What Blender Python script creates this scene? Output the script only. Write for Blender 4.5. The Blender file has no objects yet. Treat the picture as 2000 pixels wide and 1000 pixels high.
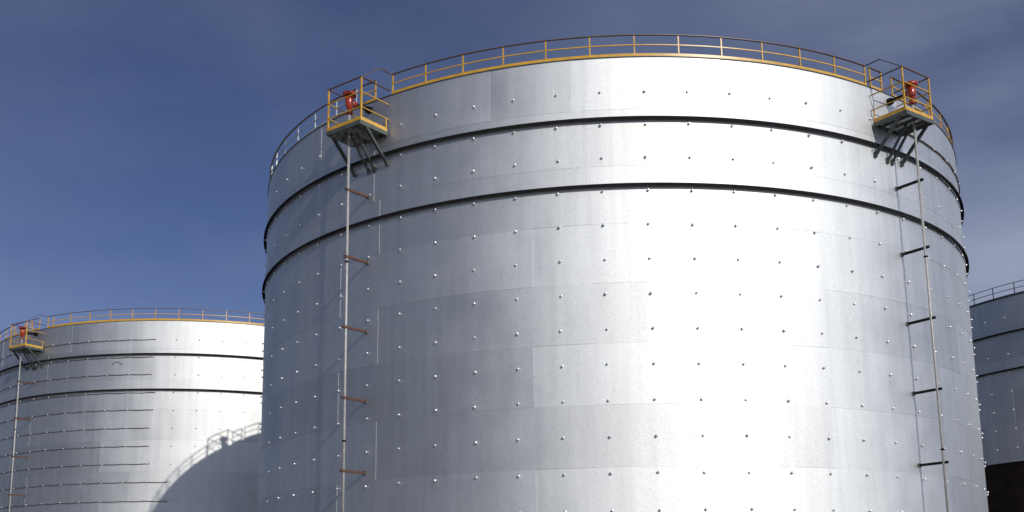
import bpy, bmesh, math, random
from mathutils import Vector, Matrix
random.seed(7)
S = bpy.context.scene
COL = S.collection

# ------------------------------------------------------------------ camera
CAM_Z = 1.6
cam_d = bpy.data.cameras.new('camera')
cam = bpy.data.objects.new('camera', cam_d); COL.objects.link(cam)
cam_d.sensor_width = 36.0
cam_d.lens = 2125.4 * 36.0 / 2000.0
cam_d.shift_y = 0.125                  # the picture is the upper part of a taller frame
cam_d.clip_end = 6000
PITCH, ROLL = 0.1881, -0.0130
fw = Vector((0, math.cos(PITCH), math.sin(PITCH)))
up0 = Vector((0, -math.sin(PITCH), math.cos(PITCH)))
rt0 = Vector((1, 0, 0))
rt = rt0 * math.cos(ROLL) + up0 * math.sin(ROLL)
up = -rt0 * math.sin(ROLL) + up0 * math.cos(ROLL)
m = Matrix((rt, up, -fw)).transposed().to_4x4()
m.translation = Vector((0, 0, CAM_Z))
cam.matrix_world = m
S.camera = cam

# ------------------------------------------------------------------ sky and sun
SUN_AZ, SUN_EL = math.radians(27.5), math.radians(25.25)   # azimuth from -Y towards +X
sun_dir = Vector((math.sin(SUN_AZ) * math.cos(SUN_EL), -math.cos(SUN_AZ) * math.cos(SUN_EL), math.sin(SUN_EL)))
world = bpy.data.worlds.new('World'); S.world = world
world.use_nodes = True
wn, wl = world.node_tree.nodes, world.node_tree.links
wn.clear()
wout = wn.new('ShaderNodeOutputWorld'); wbg = wn.new('ShaderNodeBackground')
sky = wn.new('ShaderNodeTexSky'); sky.sky_type = 'NISHITA'; sky.sun_disc = False
sky.sun_elevation = SUN_EL
sky.sun_rotation = math.radians(180 - 27.5)
sky.altitude = 2600; sky.air_density = 0.9; sky.dust_density = 1.2; sky.ozone_density = 4.0
tc = wn.new('ShaderNodeTexCoord'); mp = wn.new('ShaderNodeMapping')
mp.inputs['Scale'].default_value = (1.0, 1.0, 2.6); mp.inputs['Location'].default_value = (3.3, 1.7, 0.4)
nz = wn.new('ShaderNodeTexNoise'); nz.inputs['Scale'].default_value = 2.4; nz.inputs['Detail'].default_value = 7; nz.inputs['Roughness'].default_value = 0.52
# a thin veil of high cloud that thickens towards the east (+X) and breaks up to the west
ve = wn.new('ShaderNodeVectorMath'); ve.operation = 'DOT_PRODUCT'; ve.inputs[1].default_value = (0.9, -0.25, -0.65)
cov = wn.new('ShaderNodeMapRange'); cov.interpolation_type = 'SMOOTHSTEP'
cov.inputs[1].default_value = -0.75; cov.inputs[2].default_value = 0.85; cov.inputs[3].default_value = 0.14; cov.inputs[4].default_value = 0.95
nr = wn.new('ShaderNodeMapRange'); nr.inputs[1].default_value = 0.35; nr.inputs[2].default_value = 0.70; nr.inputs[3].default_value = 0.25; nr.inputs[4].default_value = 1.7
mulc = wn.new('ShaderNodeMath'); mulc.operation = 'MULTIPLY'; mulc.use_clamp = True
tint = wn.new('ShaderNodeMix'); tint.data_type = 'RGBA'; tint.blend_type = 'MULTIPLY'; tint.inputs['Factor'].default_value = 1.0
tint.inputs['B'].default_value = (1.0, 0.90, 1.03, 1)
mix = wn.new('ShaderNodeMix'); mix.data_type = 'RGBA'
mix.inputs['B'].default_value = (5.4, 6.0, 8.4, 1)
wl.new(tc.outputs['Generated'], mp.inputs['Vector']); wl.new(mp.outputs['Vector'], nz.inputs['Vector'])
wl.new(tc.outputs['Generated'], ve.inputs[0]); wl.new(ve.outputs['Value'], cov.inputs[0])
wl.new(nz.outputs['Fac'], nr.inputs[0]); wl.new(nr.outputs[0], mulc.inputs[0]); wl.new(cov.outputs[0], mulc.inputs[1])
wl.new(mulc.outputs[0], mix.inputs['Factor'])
fs = wn.new('ShaderNodeVectorMath'); fs.operation = 'DOT_PRODUCT'; fs.inputs[1].default_value = sun_dir
wl.new(tc.outputs['Generated'], fs.inputs[0])
ph = wn.new('ShaderNodeMapRange'); ph.interpolation_type = 'SMOOTHERSTEP'; ph.inputs[1].default_value = -0.6; ph.inputs[2].default_value = 1.0; ph.inputs[3].default_value = 1.0; ph.inputs[4].default_value = 2.6
wl.new(fs.outputs['Value'], ph.inputs[0])
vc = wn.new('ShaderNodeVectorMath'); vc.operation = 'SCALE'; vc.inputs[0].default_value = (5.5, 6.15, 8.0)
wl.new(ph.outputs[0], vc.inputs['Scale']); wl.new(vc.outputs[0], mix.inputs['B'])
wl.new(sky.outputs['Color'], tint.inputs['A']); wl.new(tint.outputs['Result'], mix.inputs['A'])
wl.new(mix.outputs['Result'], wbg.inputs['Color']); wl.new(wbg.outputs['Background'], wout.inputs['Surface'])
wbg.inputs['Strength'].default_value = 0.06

sl = bpy.data.lights.new('sun', 'SUN'); sl.energy = 3.35; sl.angle = math.radians(0.53); sl.color = (1.0, 0.955, 0.88)
so = bpy.data.objects.new('sun', sl); COL.objects.link(so)
so.rotation_euler = sun_dir.to_track_quat('Z', 'Y').to_euler(); so.location = (60, -120, 80)

S.view_settings.view_transform = 'Standard'; S.view_settings.look = 'None'
S.view_settings.gamma = 1.0; S.view_settings.exposure = 0.0
S.view_settings.use_curve_mapping = False

# ------------------------------------------------------------------ materials
def new_mat(name):
    mt = bpy.data.materials.new(name); mt.use_nodes = True
    return mt, mt.node_tree.nodes, mt.node_tree.links, mt.node_tree.nodes['Principled BSDF']

def simple(name, col, rough=0.5, metal=0.0, var=0.12, scale=6.0, bump=0.0):
    mt, n, l, b = new_mat(name)
    tcn = n.new('ShaderNodeTexCoord'); no = n.new('ShaderNodeTexNoise')
    no.inputs['Scale'].default_value = scale; no.inputs['Detail'].default_value = 5
    l.new(tcn.outputs['Object'], no.inputs['Vector'])
    r = n.new('ShaderNodeValToRGB')
    r.color_ramp.elements[0].position = 0.3; r.color_ramp.elements[1].position = 0.7
    r.color_ramp.elements[0].color = tuple(c * (1 - var) for c in col) + (1,)
    r.color_ramp.elements[1].color = tuple(min(1, c * (1 + var)) for c in col) + (1,)
    l.new(no.outputs['Fac'], r.inputs['Fac']); l.new(r.outputs['Color'], b.inputs['Base Color'])
    b.inputs['Roughness'].default_value = rough; b.inputs['Metallic'].default_value = metal
    if bump:
        bp = n.new('ShaderNodeBump'); bp.inputs['Strength'].default_value = bump; bp.inputs['Distance'].default_value = 0.02
        l.new(no.outputs['Fac'], bp.inputs['Height']); l.new(bp.outputs['Normal'], b.inputs['Normal'])
    return mt

def aluminium(name, base=(0.625, 0.64, 0.635), rough=0.63):
    """dull rolled aluminium jacketing sheet: tone and sheen differ a little from sheet to sheet"""
    mt, n, l, b = new_mat(name)
    n.remove(b); b = n.new('ShaderNodeBsdfAnisotropic'); b.distribution = 'BECKMANN'
    b2 = n.new('ShaderNodeBsdfAnisotropic'); b2.distribution = 'GGX'      # oxide bloom: a wider, hazier lobe
    mb = n.new('ShaderNodeMixShader'); mb.inputs[0].default_value = 0.5
    l.new(b.outputs[0], mb.inputs[1]); l.new(b2.outputs[0], mb.inputs[2])
    l.new(mb.outputs[0], n['Material Output'].inputs['Surface'])
    tcn = n.new('ShaderNodeTexCoord'); oi = n.new('ShaderNodeObjectInfo')
    # broad cloudy weathering
    n1 = n.new('ShaderNodeTexNoise'); n1.inputs['Scale'].default_value = 0.55; n1.inputs['Detail'].default_value = 4
    # fine grain (mottled mill finish)
    n2 = n.new('ShaderNodeTexNoise'); n2.inputs['Scale'].default_value = 13.0; n2.inputs['Detail'].default_value = 6; n2.inputs['Roughness'].default_value = 0.7
    # run-off streaks, long in z
    ms = n.new('ShaderNodeMapping'); ms.inputs['Scale'].default_value = (1.0, 1.0, 0.06)
    n3 = n.new('ShaderNodeTexNoise'); n3.inputs['Scale'].default_value = 2.6; n3.inputs['Detail'].default_value = 4
    l.new(tcn.outputs['Object'], n1.inputs['Vector']); l.new(tcn.outputs['Object'], n2.inputs['Vector'])
    l.new(tcn.outputs['Object'], ms.inputs['Vector']); l.new(ms.outputs['Vector'], n3.inputs['Vector'])
    # small dark specks (rivet heads, dirt)
    vo = n.new('ShaderNodeTexVoronoi'); vo.inputs['Scale'].default_value = 1.9
    l.new(tcn.outputs['Object'], vo.inputs['Vector'])
    sp = n.new('ShaderNodeMapRange'); sp.inputs[1].default_value = 0.035; sp.inputs[2].default_value = 0.07; sp.inputs[3].default_value = 0.72; sp.inputs[4].default_value = 1.0
    l.new(vo.outputs['Distance'], sp.inputs[0])
    def mul(a, bsock):
        q = n.new('ShaderNodeMath'); q.operation = 'MULTIPLY'; l.new(a, q.inputs[0]); l.new(bsock, q.inputs[1]); return q.outputs[0]
    def rng(a, lo, hi, i0=0.25, i1=0.75):
        q = n.new('ShaderNodeMapRange'); q.inputs[1].default_value = i0; q.inputs[2].default_value = i1
        q.inputs[3].default_value = lo; q.inputs[4].default_value = hi; l.new(a, q.inputs[0]); return q.outputs[0]
    tone = mul(mul(rng(n1.outputs['Fac'], 0.94, 1.04), rng(n2.outputs['Fac'], 0.85, 1.15)),
               mul(rng(n3.outputs['Fac'], 0.92, 1.06), rng(oi.outputs['Random'], 0.90, 1.07, 0, 1)))
    tone = mul(tone, sp.outputs[0])
    mx = n.new('ShaderNodeMix'); mx.data_type = 'RGBA'; mx.blend_type = 'MULTIPLY'; mx.inputs['Factor'].default_value = 1.0
    mx.inputs['A'].default_value = base + (1,)
    l.new(tone, mx.inputs['B']); l.new(mx.outputs['Result'], b.inputs['Color'])
    ad = n.new('ShaderNodeMath'); ad.operation = 'ADD'
    l.new(rng(n1.outputs['Fac'], rough - 0.03, rough + 0.03), ad.inputs[0])
    l.new(rng(oi.outputs['Random'], -0.02, 0.02, 0, 1), ad.inputs[1])
    l.new(ad.outputs[0], b.inputs['Roughness'])
    bp = n.new('ShaderNodeBump'); bp.inputs['Strength'].default_value = 0.35; bp.inputs['Distance'].default_value = 0.006
    l.new(n2.outputs['Fac'], bp.inputs['Height']); l.new(bp.outputs['Normal'], b.inputs['Normal'])
    l.new(mx.outputs['Result'], b2.inputs['Color']); l.new(bp.outputs['Normal'], b2.inputs['Normal'])
    b2.inputs['Roughness'].default_value = 0.60
    return mt

M = {
 'alu': aluminium('aluminium_cladding'),
 'pin': simple('pin_metal', (0.80, 0.80, 0.79), 0.40, 1.0),
 'ring': simple('ring_black_paint', (0.008, 0.007, 0.008), 0.8, 0, 0.3),
 'yellow': simple('safety_yellow_paint', (0.50, 0.275, 0.022), 0.36, 0, 0.18, 3.0),
 'brown': simple('rail_paint_with_shade', (0.10, 0.055, 0.035), 0.45, 0, 0.35, 5.0),  # upper rails: shade of their undersides painted in as dark brown
 'galv': simple('galvanised_steel', (0.40, 0.42, 0.44), 0.5, 0.3, 0.15, 8.0),
 'steel': simple('grey_green_steel', (0.055, 0.068, 0.062), 0.55, 0, 0.25, 4.0),
 'brace': simple('dark_brace_steel', (0.028, 0.034, 0.034), 0.5, 0, 0.25, 4.0),
 'grate': simple('grating_steel', (0.05, 0.055, 0.05), 0.6, 0, 0.3, 4.0),
 'red': simple('red_gloss_paint', (0.27, 0.028, 0.008), 0.22, 0, 0.2, 5.0),
 'pipe': simple('pipe_galvanised', (0.33, 0.325, 0.31), 0.5, 0.2, 0.15, 5.0),
 'rust': simple('rusty_bracket', (0.075, 0.028, 0.018), 0.65, 0, 0.4, 12.0),
 'black': simple('black_pipe', (0.008, 0.007, 0.007), 0.6, 0, 0.3, 6.0),
 'wire': simple('dark_wire', (0.07, 0.045, 0.035), 0.6, 0.3, 0.3, 6.0),
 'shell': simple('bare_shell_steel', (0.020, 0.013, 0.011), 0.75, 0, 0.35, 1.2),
 'roof': simple('roof_steel', (0.45, 0.46, 0.47), 0.5, 0.6, 0.1, 0.8),
 'conc': simple('concrete', (0.33, 0.32, 0.30), 0.85, 0, 0.15, 2.0, 0.3),
 'ground': simple('pale_gravel', (0.25, 0.225, 0.19), 0.95, 0, 0.25, 3.0, 0.6),
}

for k in ('ring', 'black', 'shell'):
    M[k].node_tree.nodes['Principled BSDF'].inputs['Specular IOR Level'].default_value = 0.12

# ------------------------------------------------------------------ mesh helpers
def link(name, bm, mat, parent=None, smooth=False):
    me = bpy.data.meshes.new(name)
    bm.normal_update(); bm.to_mesh(me); bm.free()
    me.materials.append(mat)
    if smooth:
        for pl in me.polygons: pl.use_smooth = True
    o = bpy.data.objects.new(name, me); COL.objects.link(o)
    if parent: o.parent = parent
    return o

def tag(o, label=None, cat=None, group=None, kind=None):
    if label: o['label'] = label
    if cat: o['category'] = cat
    if group: o['group'] = group
    if kind: o['kind'] = kind
    return o

def empty(name, loc, rz=0.0):
    e = bpy.data.objects.new(name, None); COL.objects.link(e)
    e.location = loc; e.rotation_euler = (0, 0, rz); e.empty_display_size = 0.5
    return e

def pol(a, r, z=0.0):
    """point about a tank axis; a in degrees, 0 faces the camera side (-Y), + to the right"""
    t = math.radians(a)
    return Vector((r * math.sin(t), -r * math.cos(t), z))

def arc(bm, r0, r1, z0, z1, a0, a1, step=1.0):
    """curved bar with a rectangular section; closes when it goes all the way round"""
    full = abs((a1 - a0) - 360) < 1e-6
    n = max(2, int(round((a1 - a0) / step)))
    rings = []
    for i in range(n if full else n + 1):
        a = a0 + (a1 - a0) * i / n
        rings.append([bm.verts.new(pol(a, r, z)) for r, z in ((r0, z0), (r1, z0), (r1, z1), (r0, z1))])
    k = len(rings)
    for i in range(k if full else k - 1):
        A, B = rings[i], rings[(i + 1) % k]
        for j in range(4):
            bm.faces.new((A[j], B[j], B[(j + 1) % 4], A[(j + 1) % 4]))
    if not full:
        bm.faces.new(rings[0][::-1]); bm.faces.new(rings[-1])
    bmesh.ops.recalc_face_normals(bm, faces=bm.faces)
    return bm

def tube(bm, pts, rad, seg=8):
    pts = [Vector(p) for p in pts]
    rings = []
    for i, p in enumerate(pts):
        d = (pts[min(i + 1, len(pts) - 1)] - pts[max(i - 1, 0)]).normalized()
        u = d.cross(Vector((0, 0, 1)))
        if u.length < 1e-3: u = Vector((1, 0, 0))
        u.normalize(); v = d.cross(u)
        r = rad[i] if isinstance(rad, (list, tuple)) else rad
        rings.append([bm.verts.new(p + u * r * math.cos(2 * math.pi * k / seg) + v * r * math.sin(2 * math.pi * k / seg)) for k in range(seg)])
    for A, B in zip(rings, rings[1:]):
        for k in range(seg):
            f = bm.faces.new((A[k], A[(k + 1) % seg], B[(k + 1) % seg], B[k])); f.smooth = True
    bm.faces.new(rings[0]); bm.faces.new(rings[-1][::-1])
    bmesh.ops.recalc_face_normals(bm, faces=bm.faces)
    return bm

def bar(bm, a, b, w, h, upv=(0, 0, 1)):
    """rectangular bar from a to b; w across, h along upv"""
    a, b = Vector(a), Vector(b); d = (b - a).normalized(); uv = Vector(upv)
    s = d.cross(uv)
    if s.length < 1e-3: s = d.cross(Vector((1, 0, 0)))
    s.normalize(); t = s.cross(d).normalized()
    q = []
    for p in (a, b):
        q.append([bm.verts.new(p + s * sx * w / 2 + t * tz * h / 2) for sx, tz in ((-1, -1), (1, -1), (1, 1), (-1, 1))])
    for j in range(4): bm.faces.new((q[0][j], q[0][(j + 1) % 4], q[1][(j + 1) % 4], q[1][j]))
    bm.faces.new(q[0][::-1]); bm.faces.new(q[1])
    bmesh.ops.recalc_face_normals(bm, faces=bm.faces)
    return bm

def angle_bar(bm, a, b, leg, th, outv):
    """L-section along a-b: one leg horizontal pointing along outv, the other hanging"""
    a, b, o = Vector(a), Vector(b), Vector(outv).normalized()
    bar(bm, a + o * leg / 2, b + o * leg / 2, leg, th)
    bar(bm, a + Vector((0, 0, -leg / 2)), b + Vector((0, 0, -leg / 2)), th, leg - th)
    return bm

def lathe(bm, prof, base=(0, 0, 0), seg=16):
    base = Vector(base); rings = []
    for r, z in prof:
        rings.append([bm.verts.new(base + Vector((r * math.cos(2 * math.pi * k / seg), r * math.sin(2 * math.pi * k / seg), z))) for k in range(seg)])
    for A, B in zip(rings, rings[1:]):
        for k in range(seg): bm.faces.new((A[k], A[(k + 1) % seg], B[(k + 1) % seg], B[k])).smooth = True
    bm.faces.new(rings[0][::-1]); bm.faces.new(rings[-1])
    bmesh.ops.recalc_face_normals(bm, faces=bm.faces)
    return bm

# ------------------------------------------------------------------ ground
bm = bmesh.new()
N = 48
gv = [[bm.verts.new(((i / N - .5) * 2600, (j / N - .5) * 2600 + 500, 0)) for j in range(N + 1)] for i in range(N + 1)]
for i in range(N):
    for j in range(N): bm.faces.new((gv[i][j], gv[i + 1][j], gv[i + 1][j + 1], gv[i][j + 1]))
tag(link('ground', bm, M['ground']), kind='structure')

# ------------------------------------------------------------------ tanks
R = 20.575
TOP = 23.201 + CAM_Z
CEN = {'M': Vector((5.898, 65.285, 0)), 'L': Vector((-31.370, 111.225, 0)), 'R': Vector((58.413, 97.183, 0))}
RINGS = (-2.93, -6.01)
SEAMS = [0.0, -2.42, -5.05, -7.68, -10.31, -12.94, -15.57, -18.20, -20.83, -24.35]
PANEL = 29.1

def panel_mesh(a0, a1, zt, zb, rnd, nv=6, edge=0.0075, bulge=0.005):
    """one curved jacketing sheet (z relative to the rim), lapped over its right and lower neighbours"""
    bm = bmesh.new(); na = max(6, int((a1 - a0) * 1.0))
    px, py, amp = rnd.uniform(0, 6.28), rnd.uniform(0, 6.28), rnd.uniform(0.35, 1.0) * bulge * rnd.choice((-1, 1))
    fx, fy = rnd.uniform(0.7, 1.6), rnd.uniform(0.6, 1.3)
    px2, amp2, fx2 = rnd.uniform(0, 6.28), rnd.uniform(0.1, 0.4) * bulge, rnd.uniform(2, 4)
    lap = math.degrees(0.04 / R)
    g = []
    for i in range(na + 1):
        u = i / na; a = a0 + (a1 + lap - a0) * u; row = []
        for j in range(nv + 1):
            v = j / nv; z = zb - 0.03 + (zt - zb + 0.03) * v
            win = math.sin(math.pi * u) ** 0.5 * math.sin(math.pi * v) ** 0.5 if 0 < i < na and 0 < j < nv else 0
            off = edge * u + edge * (1 - v)
            off += win * (amp * math.sin(px + fx * 6.28 * u) * math.sin(py + fy * 3.14 * v) + amp2 * math.sin(px2 + fx2 * 6.28 * u + 2 * v))
            row.append(bm.verts.new(pol(a, R + off, TOP + z)))
        g.append(row)
    for i in range(na):
        for j in range(nv):
            bm.faces.new((g[i][j], g[i + 1][j], g[i + 1][j + 1], g[i][j + 1])).smooth = True
    def ret(vs):      # folded-back edge
        o = [bm.verts.new(v.co) for v in vs]
        k = [bm.verts.new(Vector((v.co.x, v.co.y, 0)).normalized() * (Vector((v.co.x, v.co.y, 0)).length - edge) + Vector((0, 0, v.co.z))) for v in vs]
        for i in range(len(vs) - 1): bm.faces.new((o[i], k[i], k[i + 1], o[i + 1]))
    ret([g[na][j] for j in range(nv + 1)]); ret([g[i][0] for i in range(na, -1, -1)])
    return bm

def pin_bm():
    bm = bmesh.new()          # short stud with a domed speed-clip cap, axis along -Y (outwards)
    prof = [(0.028, 0.0), (0.028, 0.045), (0.057, 0.045), (0.057, 0.056), (0.046, 0.085), (0.024, 0.10)]
    lathe(bm, prof, seg=10)
    bmesh.ops.rotate(bm, verts=bm.verts, cent=(0, 0, 0), matrix=Matrix.Rotation(math.pi / 2, 3, 'X'))
    return bm

pb = pin_bm(); PIN_ME = bpy.data.meshes.new('insulation_pin'); pb.to_mesh(PIN_ME); PIN_ME.materials.append(M['pin'])
for f in PIN_ME.polygons: f.use_smooth = False

def tank(key, label, panel_off, pin_off, post_off, a_lo, a_hi, rail_segs, n_single, clad_bottom=-24.35, seams=SEAMS, extra_cut=[], bulge=0.005):
    c = CEN[key]; rnd = random.Random(hash(key) % 1 + ord(key))
    t = tag(empty('storage_tank', c), label, 'storage tank', None)
    # steel shell behind the cladding, foundation and shallow cone roof
    bm = bmesh.new(); arc(bm, R - 0.6, R - 0.10, 0.35, TOP - 0.02, 0, 360, 2.0); o = link('shell', bm, M['shell'], t)
    bm = bmesh.new(); arc(bm, R - 1.2, R + 0.45, -0.05, 0.40, 0, 360, 2.5); link('foundation', bm, M['conc'], t)
    bm = bmesh.new()
    apex = bm.verts.new((0, 0, TOP + 0.85)); rim = [bm.verts.new(pol(i * 4, R - 0.02, TOP + 0.012)) for i in range(90)]
    for i in range(90): bm.faces.new((rim[i], rim[(i + 1) % 90], apex))
    link('roof', bm, M['roof'], t)
    bm = bmesh.new(); arc(bm, R - 0.05, R + 0.05, TOP - 0.004, TOP + 0.026, 0, 360, 1.0); link('rim_angle', bm, M['steel'], t)
    # cladding sheets
    for ci in range(len(seams) - 1):
        off = panel_off[ci % len(panel_off)]
        cuts = sorted([off + j * PANEL for j in range(-6, 7)] + (extra_cut if ci == 0 else []))
        for a0, a1 in zip(cuts, cuts[1:]):
            if a1 < a_lo - 2 or a0 > a_hi + 2: continue
            bm = panel_mesh(a0, a1, seams[ci], seams[ci + 1], rnd, bulge=bulge)
            link('cladding_panel', bm, M['alu'], t)
    # two stiffening rings
    for z in RINGS:
        bm = bmesh.new()
        arc(bm, R + 0.03, R + 0.20, TOP + z + 0.02, TOP + z + 0.055, 0, 360, 1.0)
        arc(bm, R + 0.175, R + 0.201, TOP + z - 0.07, TOP + z + 0.019, 0, 360, 1.0)
        link('stiffening_ring', bm, M['ring'], t)
    # insulation pins
    spots = []
    pitch = 360 / 67
    for r in range(15):
        z = -1.642 - 1.5306 * r
        if TOP + z < 0.8 or z < clad_bottom + 0.2: continue
        for j in range(67):
            a = (pin_off + j * pitch + 180) % 360 - 180
            if a_lo < a < a_hi: spots.append((abs(a + 5) + (40 if TOP + z < 4.4 else 0), a + rnd.uniform(-.08, .08), z + rnd.uniform(-.015, .015)))
    spots.sort()
    joined = bmesh.new()
    for i, (_, a, z) in enumerate(spots):
        lift = 0.020
        if i < n_single:
            o = bpy.data.objects.new('insulation_pin', PIN_ME); COL.objects.link(o); o.parent = t
            o.location = pol(a, R + lift, TOP + z); o.rotation_euler = (rnd.uniform(-.18, .18), 0, math.radians(a) + rnd.uniform(-.18, .18)); o.scale = (rnd.uniform(.85, 1.15),) * 3
        else:
            b2 = pin_bm()
            bmesh.ops.transform(b2, verts=b2.verts, matrix=Matrix.Translation(pol(a, R + lift, TOP + z)) @ Matrix.Rotation(math.radians(a), 4, 'Z'))
            tmp = bpy.data.meshes.new('tmp'); b2.to_mesh(tmp); b2.free(); joined.from_mesh(tmp); bpy.data.meshes.remove(tmp)
    if joined.faces:
        tag(link('insulation_pins', joined, M['pin'], t), kind='stuff')
    else: joined.free()
    # guard railing on the rim, in runs
    for (a0, a1, paint) in rail_segs:
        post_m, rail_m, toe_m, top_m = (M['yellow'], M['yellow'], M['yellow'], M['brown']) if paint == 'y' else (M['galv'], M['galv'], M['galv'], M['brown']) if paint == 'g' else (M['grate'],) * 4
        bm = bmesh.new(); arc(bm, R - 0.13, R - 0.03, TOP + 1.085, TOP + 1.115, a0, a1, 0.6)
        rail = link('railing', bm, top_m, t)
        bm = bmesh.new(); arc(bm, R - 0.10, R - 0.06, TOP + 0.60, TOP + 0.645, a0, a1, 0.6); link('mid_rail', bm, rail_m, rail)
        bm = bmesh.new(); arc(bm, R - 0.065, R - 0.052, TOP + 0.055, TOP + 0.205, a0, a1, 0.6); link('toe_board', bm, toe_m, rail)
        angs = [post_off + i * 360 / 65 for i in range(-64, 65)]
        angs = [a for a in angs if a0 + 1.0 < a < a1 - 1.0] + [a0 + 0.1, a1 - 0.1]
        for a in angs:
            bm = bmesh.new()
            p = pol(a, R - 0.10)
            bar(bm, p + Vector((0, 0, TOP + 0.03)), p + Vector((0, 0, TOP + 1.084)), 0.055, 0.055, pol(a, 1))
            link('post', bm, post_m, rail)
    return t

CL, CR, CLL, CB = -37.25, 35.7, -30.8, -109.4           # service platforms: two on the near tank, one on the far left tank
OFF_A = [-19.2, 21.4, -6.65, -14.0, -6.75, -14.1, -6.85, -14.05, -6.9]
main = tank('M', 'large silver aluminium-clad tank with a service platform on each shoulder', OFF_A, 0.21, -0.72, -128, 118,
            [(-253, CB - 3.3, 'g'), (CB - 2.6, CB + 0.45, 'g'), (CB + 3.35, CL - 3.3, 'g'), (CL - 2.6, CL + 0.45, 'y'), (CL + 3.35, CR - 3.0, 'y'), (CR - 2.2, CR + 0.4, 'y'), (CR + 2.6, 106.9, 'y')], 300, extra_cut=[-8.8])
left = tank('L', 'silver tank wrapped in rows of dark wire, the large tank shadow across it', [-19, 3, -9, -2, -9.5, -2, -9, -2, -9], 2.1, 2.2, -92, 104,
            [(-96, CLL - 3.3, 'y'), (CLL - 2.6, CLL + 0.45, 'y'), (CLL + 3.35, 105, 'y')], 0, bulge=0.020)
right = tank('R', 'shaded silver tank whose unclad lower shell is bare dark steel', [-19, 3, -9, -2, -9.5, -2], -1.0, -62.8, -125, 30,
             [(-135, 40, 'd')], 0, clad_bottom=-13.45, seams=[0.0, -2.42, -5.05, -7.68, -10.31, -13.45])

# wire runs hooked on the pins
def wire(parent, a0, a1, z, sag, rnd, rad=0.024):
    bm = bmesh.new(); pts = []; a = a0
    while a < a1:
        pts.append(pol(a, R + 0.065 + rnd.uniform(-.006, .006), TOP + z - sag * abs(math.sin(math.radians((a - 2.1) / (360 / 67) * 180)))))
        a += 0.9
    pts.append(pol(a1, R + 0.065, TOP + z))
    tube(bm, pts, rad, 5)
    return link('wire_band', bm, M['wire'], parent)
rw = random.Random(3)
ends = [2.8, 2.4, 2.2, 3.2, 2.9, 2.3, 2.4, 2.6, 6.9, 7.1, 7.0, 2.5, 2.5]
for i, e in enumerate(ends):
    wire(left, -88, e, -1.642 - 1.5306 * i + rw.uniform(-.03, .03), 0.05, rw)
pts = []
for i in range(13):
    t = i / 12; pts.append(pol(-7.6 + 2.7 * t, R + 0.05 + 0.05 * math.sin(math.pi * t), TOP - 3.85 + 0.28 * math.sin(math.pi * t ** 0.8)))
bm = bmesh.new(); tube(bm, pts, 0.018, 5); link('loose_wire', bm, M['wire'], left)
wire(main, 39.5, 92, -1.62, 0.03, rw, 0.04)

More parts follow.
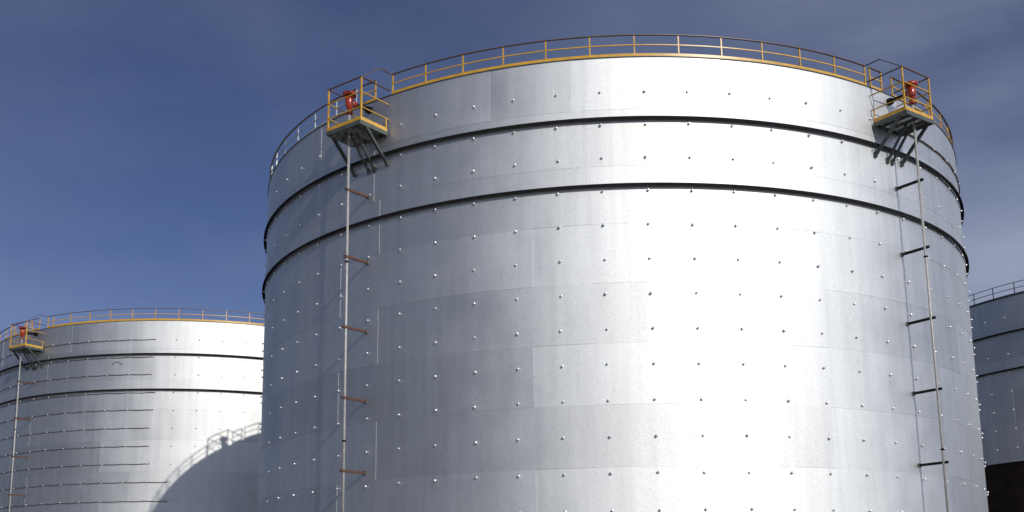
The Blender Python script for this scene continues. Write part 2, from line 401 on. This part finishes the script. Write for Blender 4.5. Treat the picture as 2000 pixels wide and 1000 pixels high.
# ------------------------------------------------------------------ service platforms (local x along the rim, -y outwards, z from the rim)
def platform(key, a, hw, label):
    c = CEN[key]; D = 1.85
    e = tag(empty('service_platform', c + pol(a, R, TOP), math.radians(a)), label, 'platform', 'service platforms on the tank shoulders')
    yin = -0.10
    # perimeter channel frame
    bm = bmesh.new()
    bar(bm, (-hw, -D, -1.95), (hw, -D, -1.95), 0.07, 0.20)
    bar(bm, (-hw + 0.04, yin, -1.95), (hw - 0.04, yin, -1.95), 0.06, 0.16)
    for s in (-1, 1): bar(bm, (s * (hw - 0.035), -D + 0.037, -1.951), (s * (hw - 0.035), yin + 0.032, -1.951), 0.07, 0.196)
    link('floor_frame', bm, M['steel'], e)
    for x in (-0.55 * hw, 0.0, 0.55 * hw):
        bm = bmesh.new(); bar(bm, (x, -D + 0.037, -1.955), (x, yin - 0.032, -1.955), 0.06, 0.13); link('joist', bm, M['steel'], e)
    bm = bmesh.new(); n = 22
    for i in range(n):
        y = -D + 0.08 + (D - 0.24) * i / (n - 1)
        bar(bm, (-hw + 0.072, y, -1.868), (hw - 0.072, y, -1.868), 0.02, 0.036)
    for x in [-hw + 0.16 + i * 0.3 for i in range(int((2 * hw - 0.2) / 0.3) + 1)]:
        bar(bm, (x, -D + 0.06, -1.846), (x, yin - 0.04, -1.846), 0.02, 0.006)
    link('grating', bm, M['grate'], e)
    # toe boards
    bm = bmesh.new()
    bar(bm, (-hw, -D + 0.012, -1.755), (hw, -D + 0.012, -1.755), 0.012, 0.17)
    for s in (-1, 1): bar(bm, (s * (hw - 0.014), -D + 0.02, -1.755), (s * (hw - 0.014), yin, -1.755), 0.012, 0.17)
    link('toe_board', bm, M['yellow'], e)
    # corner posts
    for s in (-1, 1):
        bm = bmesh.new(); bar(bm, (s * (hw - 0.03), -D + 0.052, -1.85), (s * (hw - 0.03), -D + 0.052, 0.27), 0.065, 0.065, (0, 1, 0)); link('post', bm, M['yellow'], e)
        bm = bmesh.new(); bar(bm, (s * (hw - 0.03), -0.16, -1.85), (s * (hw - 0.03), -0.16, -1.22), 0.05, 0.05, (0, 1, 0)); link('post', bm, M['yellow'], e)
    # three levels of guard rail round the open sides
    for i, z in enumerate((0.285, -0.45, -1.20)):
        bm = bmesh.new(); ro = 0.075 if i == 0 else 0.06
        bar(bm, (-hw, -D + 0.03, z), (hw, -D + 0.03, z), ro, 0.035)
        for s in (-1, 1): bar(bm, (s * (hw - 0.03), -D + 0.07, z + 0.002), (s * (hw - 0.03), 0.0 if i else 0.08, z + 0.002), ro, 0.035)
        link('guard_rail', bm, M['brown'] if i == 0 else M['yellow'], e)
    # hand rail climbing from the inner corner back to the rim railing
    s = 1 if a < 0 else -1
    xo = s * (math.radians(3.3) * R if a < 0 else math.radians(3.0) * R)
    bm = bmesh.new()
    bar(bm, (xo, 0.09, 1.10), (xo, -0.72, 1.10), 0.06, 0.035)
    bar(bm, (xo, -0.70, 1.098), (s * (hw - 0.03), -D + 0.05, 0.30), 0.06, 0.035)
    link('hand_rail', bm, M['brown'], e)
    # braces down to the shell, the middle pair close together
    for x, dz in ((-hw + 0.05, -3.42), (-0.12, -3.52), (0.24, -3.52), (hw - 0.05, -3.42)):
        bm = bmesh.new(); yo = -D + 0.35 if abs(x) > 0.4 else -D + 0.6
        bar(bm, (x, yo, -2.02), (x, -0.05, dz), 0.13 if abs(x) > 0.4 else 0.07, 0.12)
        bar(bm, (x, 0.0, dz + 0.02), (x, -0.11, dz + 0.02), 0.16, 0.26)
        link('brace', bm, M['brace'], e)
    return e

platform('M', CL, 1.12, 'yellow railed platform on the large tank, beside the bare galvanised rim railing')
platform('M', CR, 1.06, 'yellow railed platform on the large tank, beside the loose black wire')
platform('M', CB, 1.12, 'service platform on the far side of the large tank, facing the wire-wrapped tank')
platform('L', CLL, 1.10, 'small yellow railed platform on the wire-wrapped tank')

# ------------------------------------------------------------------ foam risers
def riser(key, a, a_wall, label, couplings, br_m='rust'):
    c = CEN[key]; yo = -1.30
    e = tag(empty('foam_riser', c + pol(a, R, 0), math.radians(a)), label, 'riser pipe', 'foam risers on the tank sides')
    bm = bmesh.new(); tube(bm, [(0, yo, 0.0), (0, yo, TOP - 0.62)], 0.060, 12); link('pipe', bm, M['pipe'], e)
    dx = math.radians(a_wall - a) * R
    for z in (-4.78, -8.02, -11.34, -14.60, -17.88, -21.1):
        bm = bmesh.new(); bar(bm, (dx, 0.04, TOP + z), (0.02 if dx > 0 else -0.02, yo - 0.20, TOP + z), 0.10, 0.11)
        br = link('bracket', bm, M[br_m], e)
        bm = bmesh.new(); bar(bm, (dx, 0.0, TOP + z), (dx, -0.10, TOP + z), 0.14, 0.17); link('base_plate', bm, M['steel'], br)
    for z in couplings:
        bm = bmesh.new(); lathe(bm, [(0.08, -0.04), (0.095, -0.035), (0.095, 0.035), (0.08, 0.04)], (0, yo, TOP + z), 12); link('coupling', bm, M['black'], e)
    # red foam chamber with flanges
    bm = bmesh.new()
    lathe(bm, [(0.09, -0.95), (0.09, -0.80), (0.15, -0.70), (0.20, -0.60), (0.205, -0.20), (0.17, -0.14), (0.15, -0.10)], (0, yo, TOP), 18)
    ch = link('foam_chamber', bm, M['red'], e)
    bm = bmesh.new(); lathe(bm, [(0.31, 0.00), (0.33, 0.01), (0.33, 0.15), (0.31, 0.16), (0.24, 0.18), (0.10, 0.21)], (0, yo, TOP - 0.12), 20); link('top_flange', bm, M['red'], ch)
    bm = bmesh.new(); lathe(bm, [(0.17, -0.045), (0.18, -0.04), (0.18, 0.04), (0.17, 0.045)], (0, yo, TOP - 0.96), 16); link('base_flange', bm, M['red'], ch)
    # elbow and outlet into the shell
    bm = bmesh.new(); tube(bm, [(0, yo + 0.10, TOP - 0.44), (0.02, yo + 0.38, TOP - 0.42)], [0.16, 0.15], 14); link('outlet_neck', bm, M['red'], ch)
    bm = bmesh.new(); tube(bm, [(0.02, yo + 0.36, TOP - 0.42), (dx * .5, -0.45, TOP - 0.40), (dx, -0.02, TOP - 0.38)], 0.095, 14); link('outlet_pipe', bm, M['black'], e)
    bm = bmesh.new(); tube(bm, [(dx * .8, -0.20, TOP - 0.395), (dx * .85, -0.13, TOP - 0.392)], 0.165, 16)
    tube(bm, [(dx * .92, -0.09, TOP - 0.388), (dx, -0.03, TOP - 0.384)], 0.18, 16); link('shell_flange', bm, M['black'], e)
    return e
riser('M', -37.78, -37.62, 'grey riser pipe with red foam chamber on rusty red brackets, on the large tank', (-8.25, -16.55))
riser('M', 36.62, 36.85, 'grey riser pipe with red foam chamber on black brackets, on the large tank', (-8.45, -17.3), 'black')
riser('M', -109.9, -109.7, 'riser pipe on the far side of the large tank, facing the wire-wrapped tank', (-8.25,))
riser('L', -31.35, -30.9, 'thin riser pipe with small red foam chamber on the wire-wrapped tank', (-9.0,))
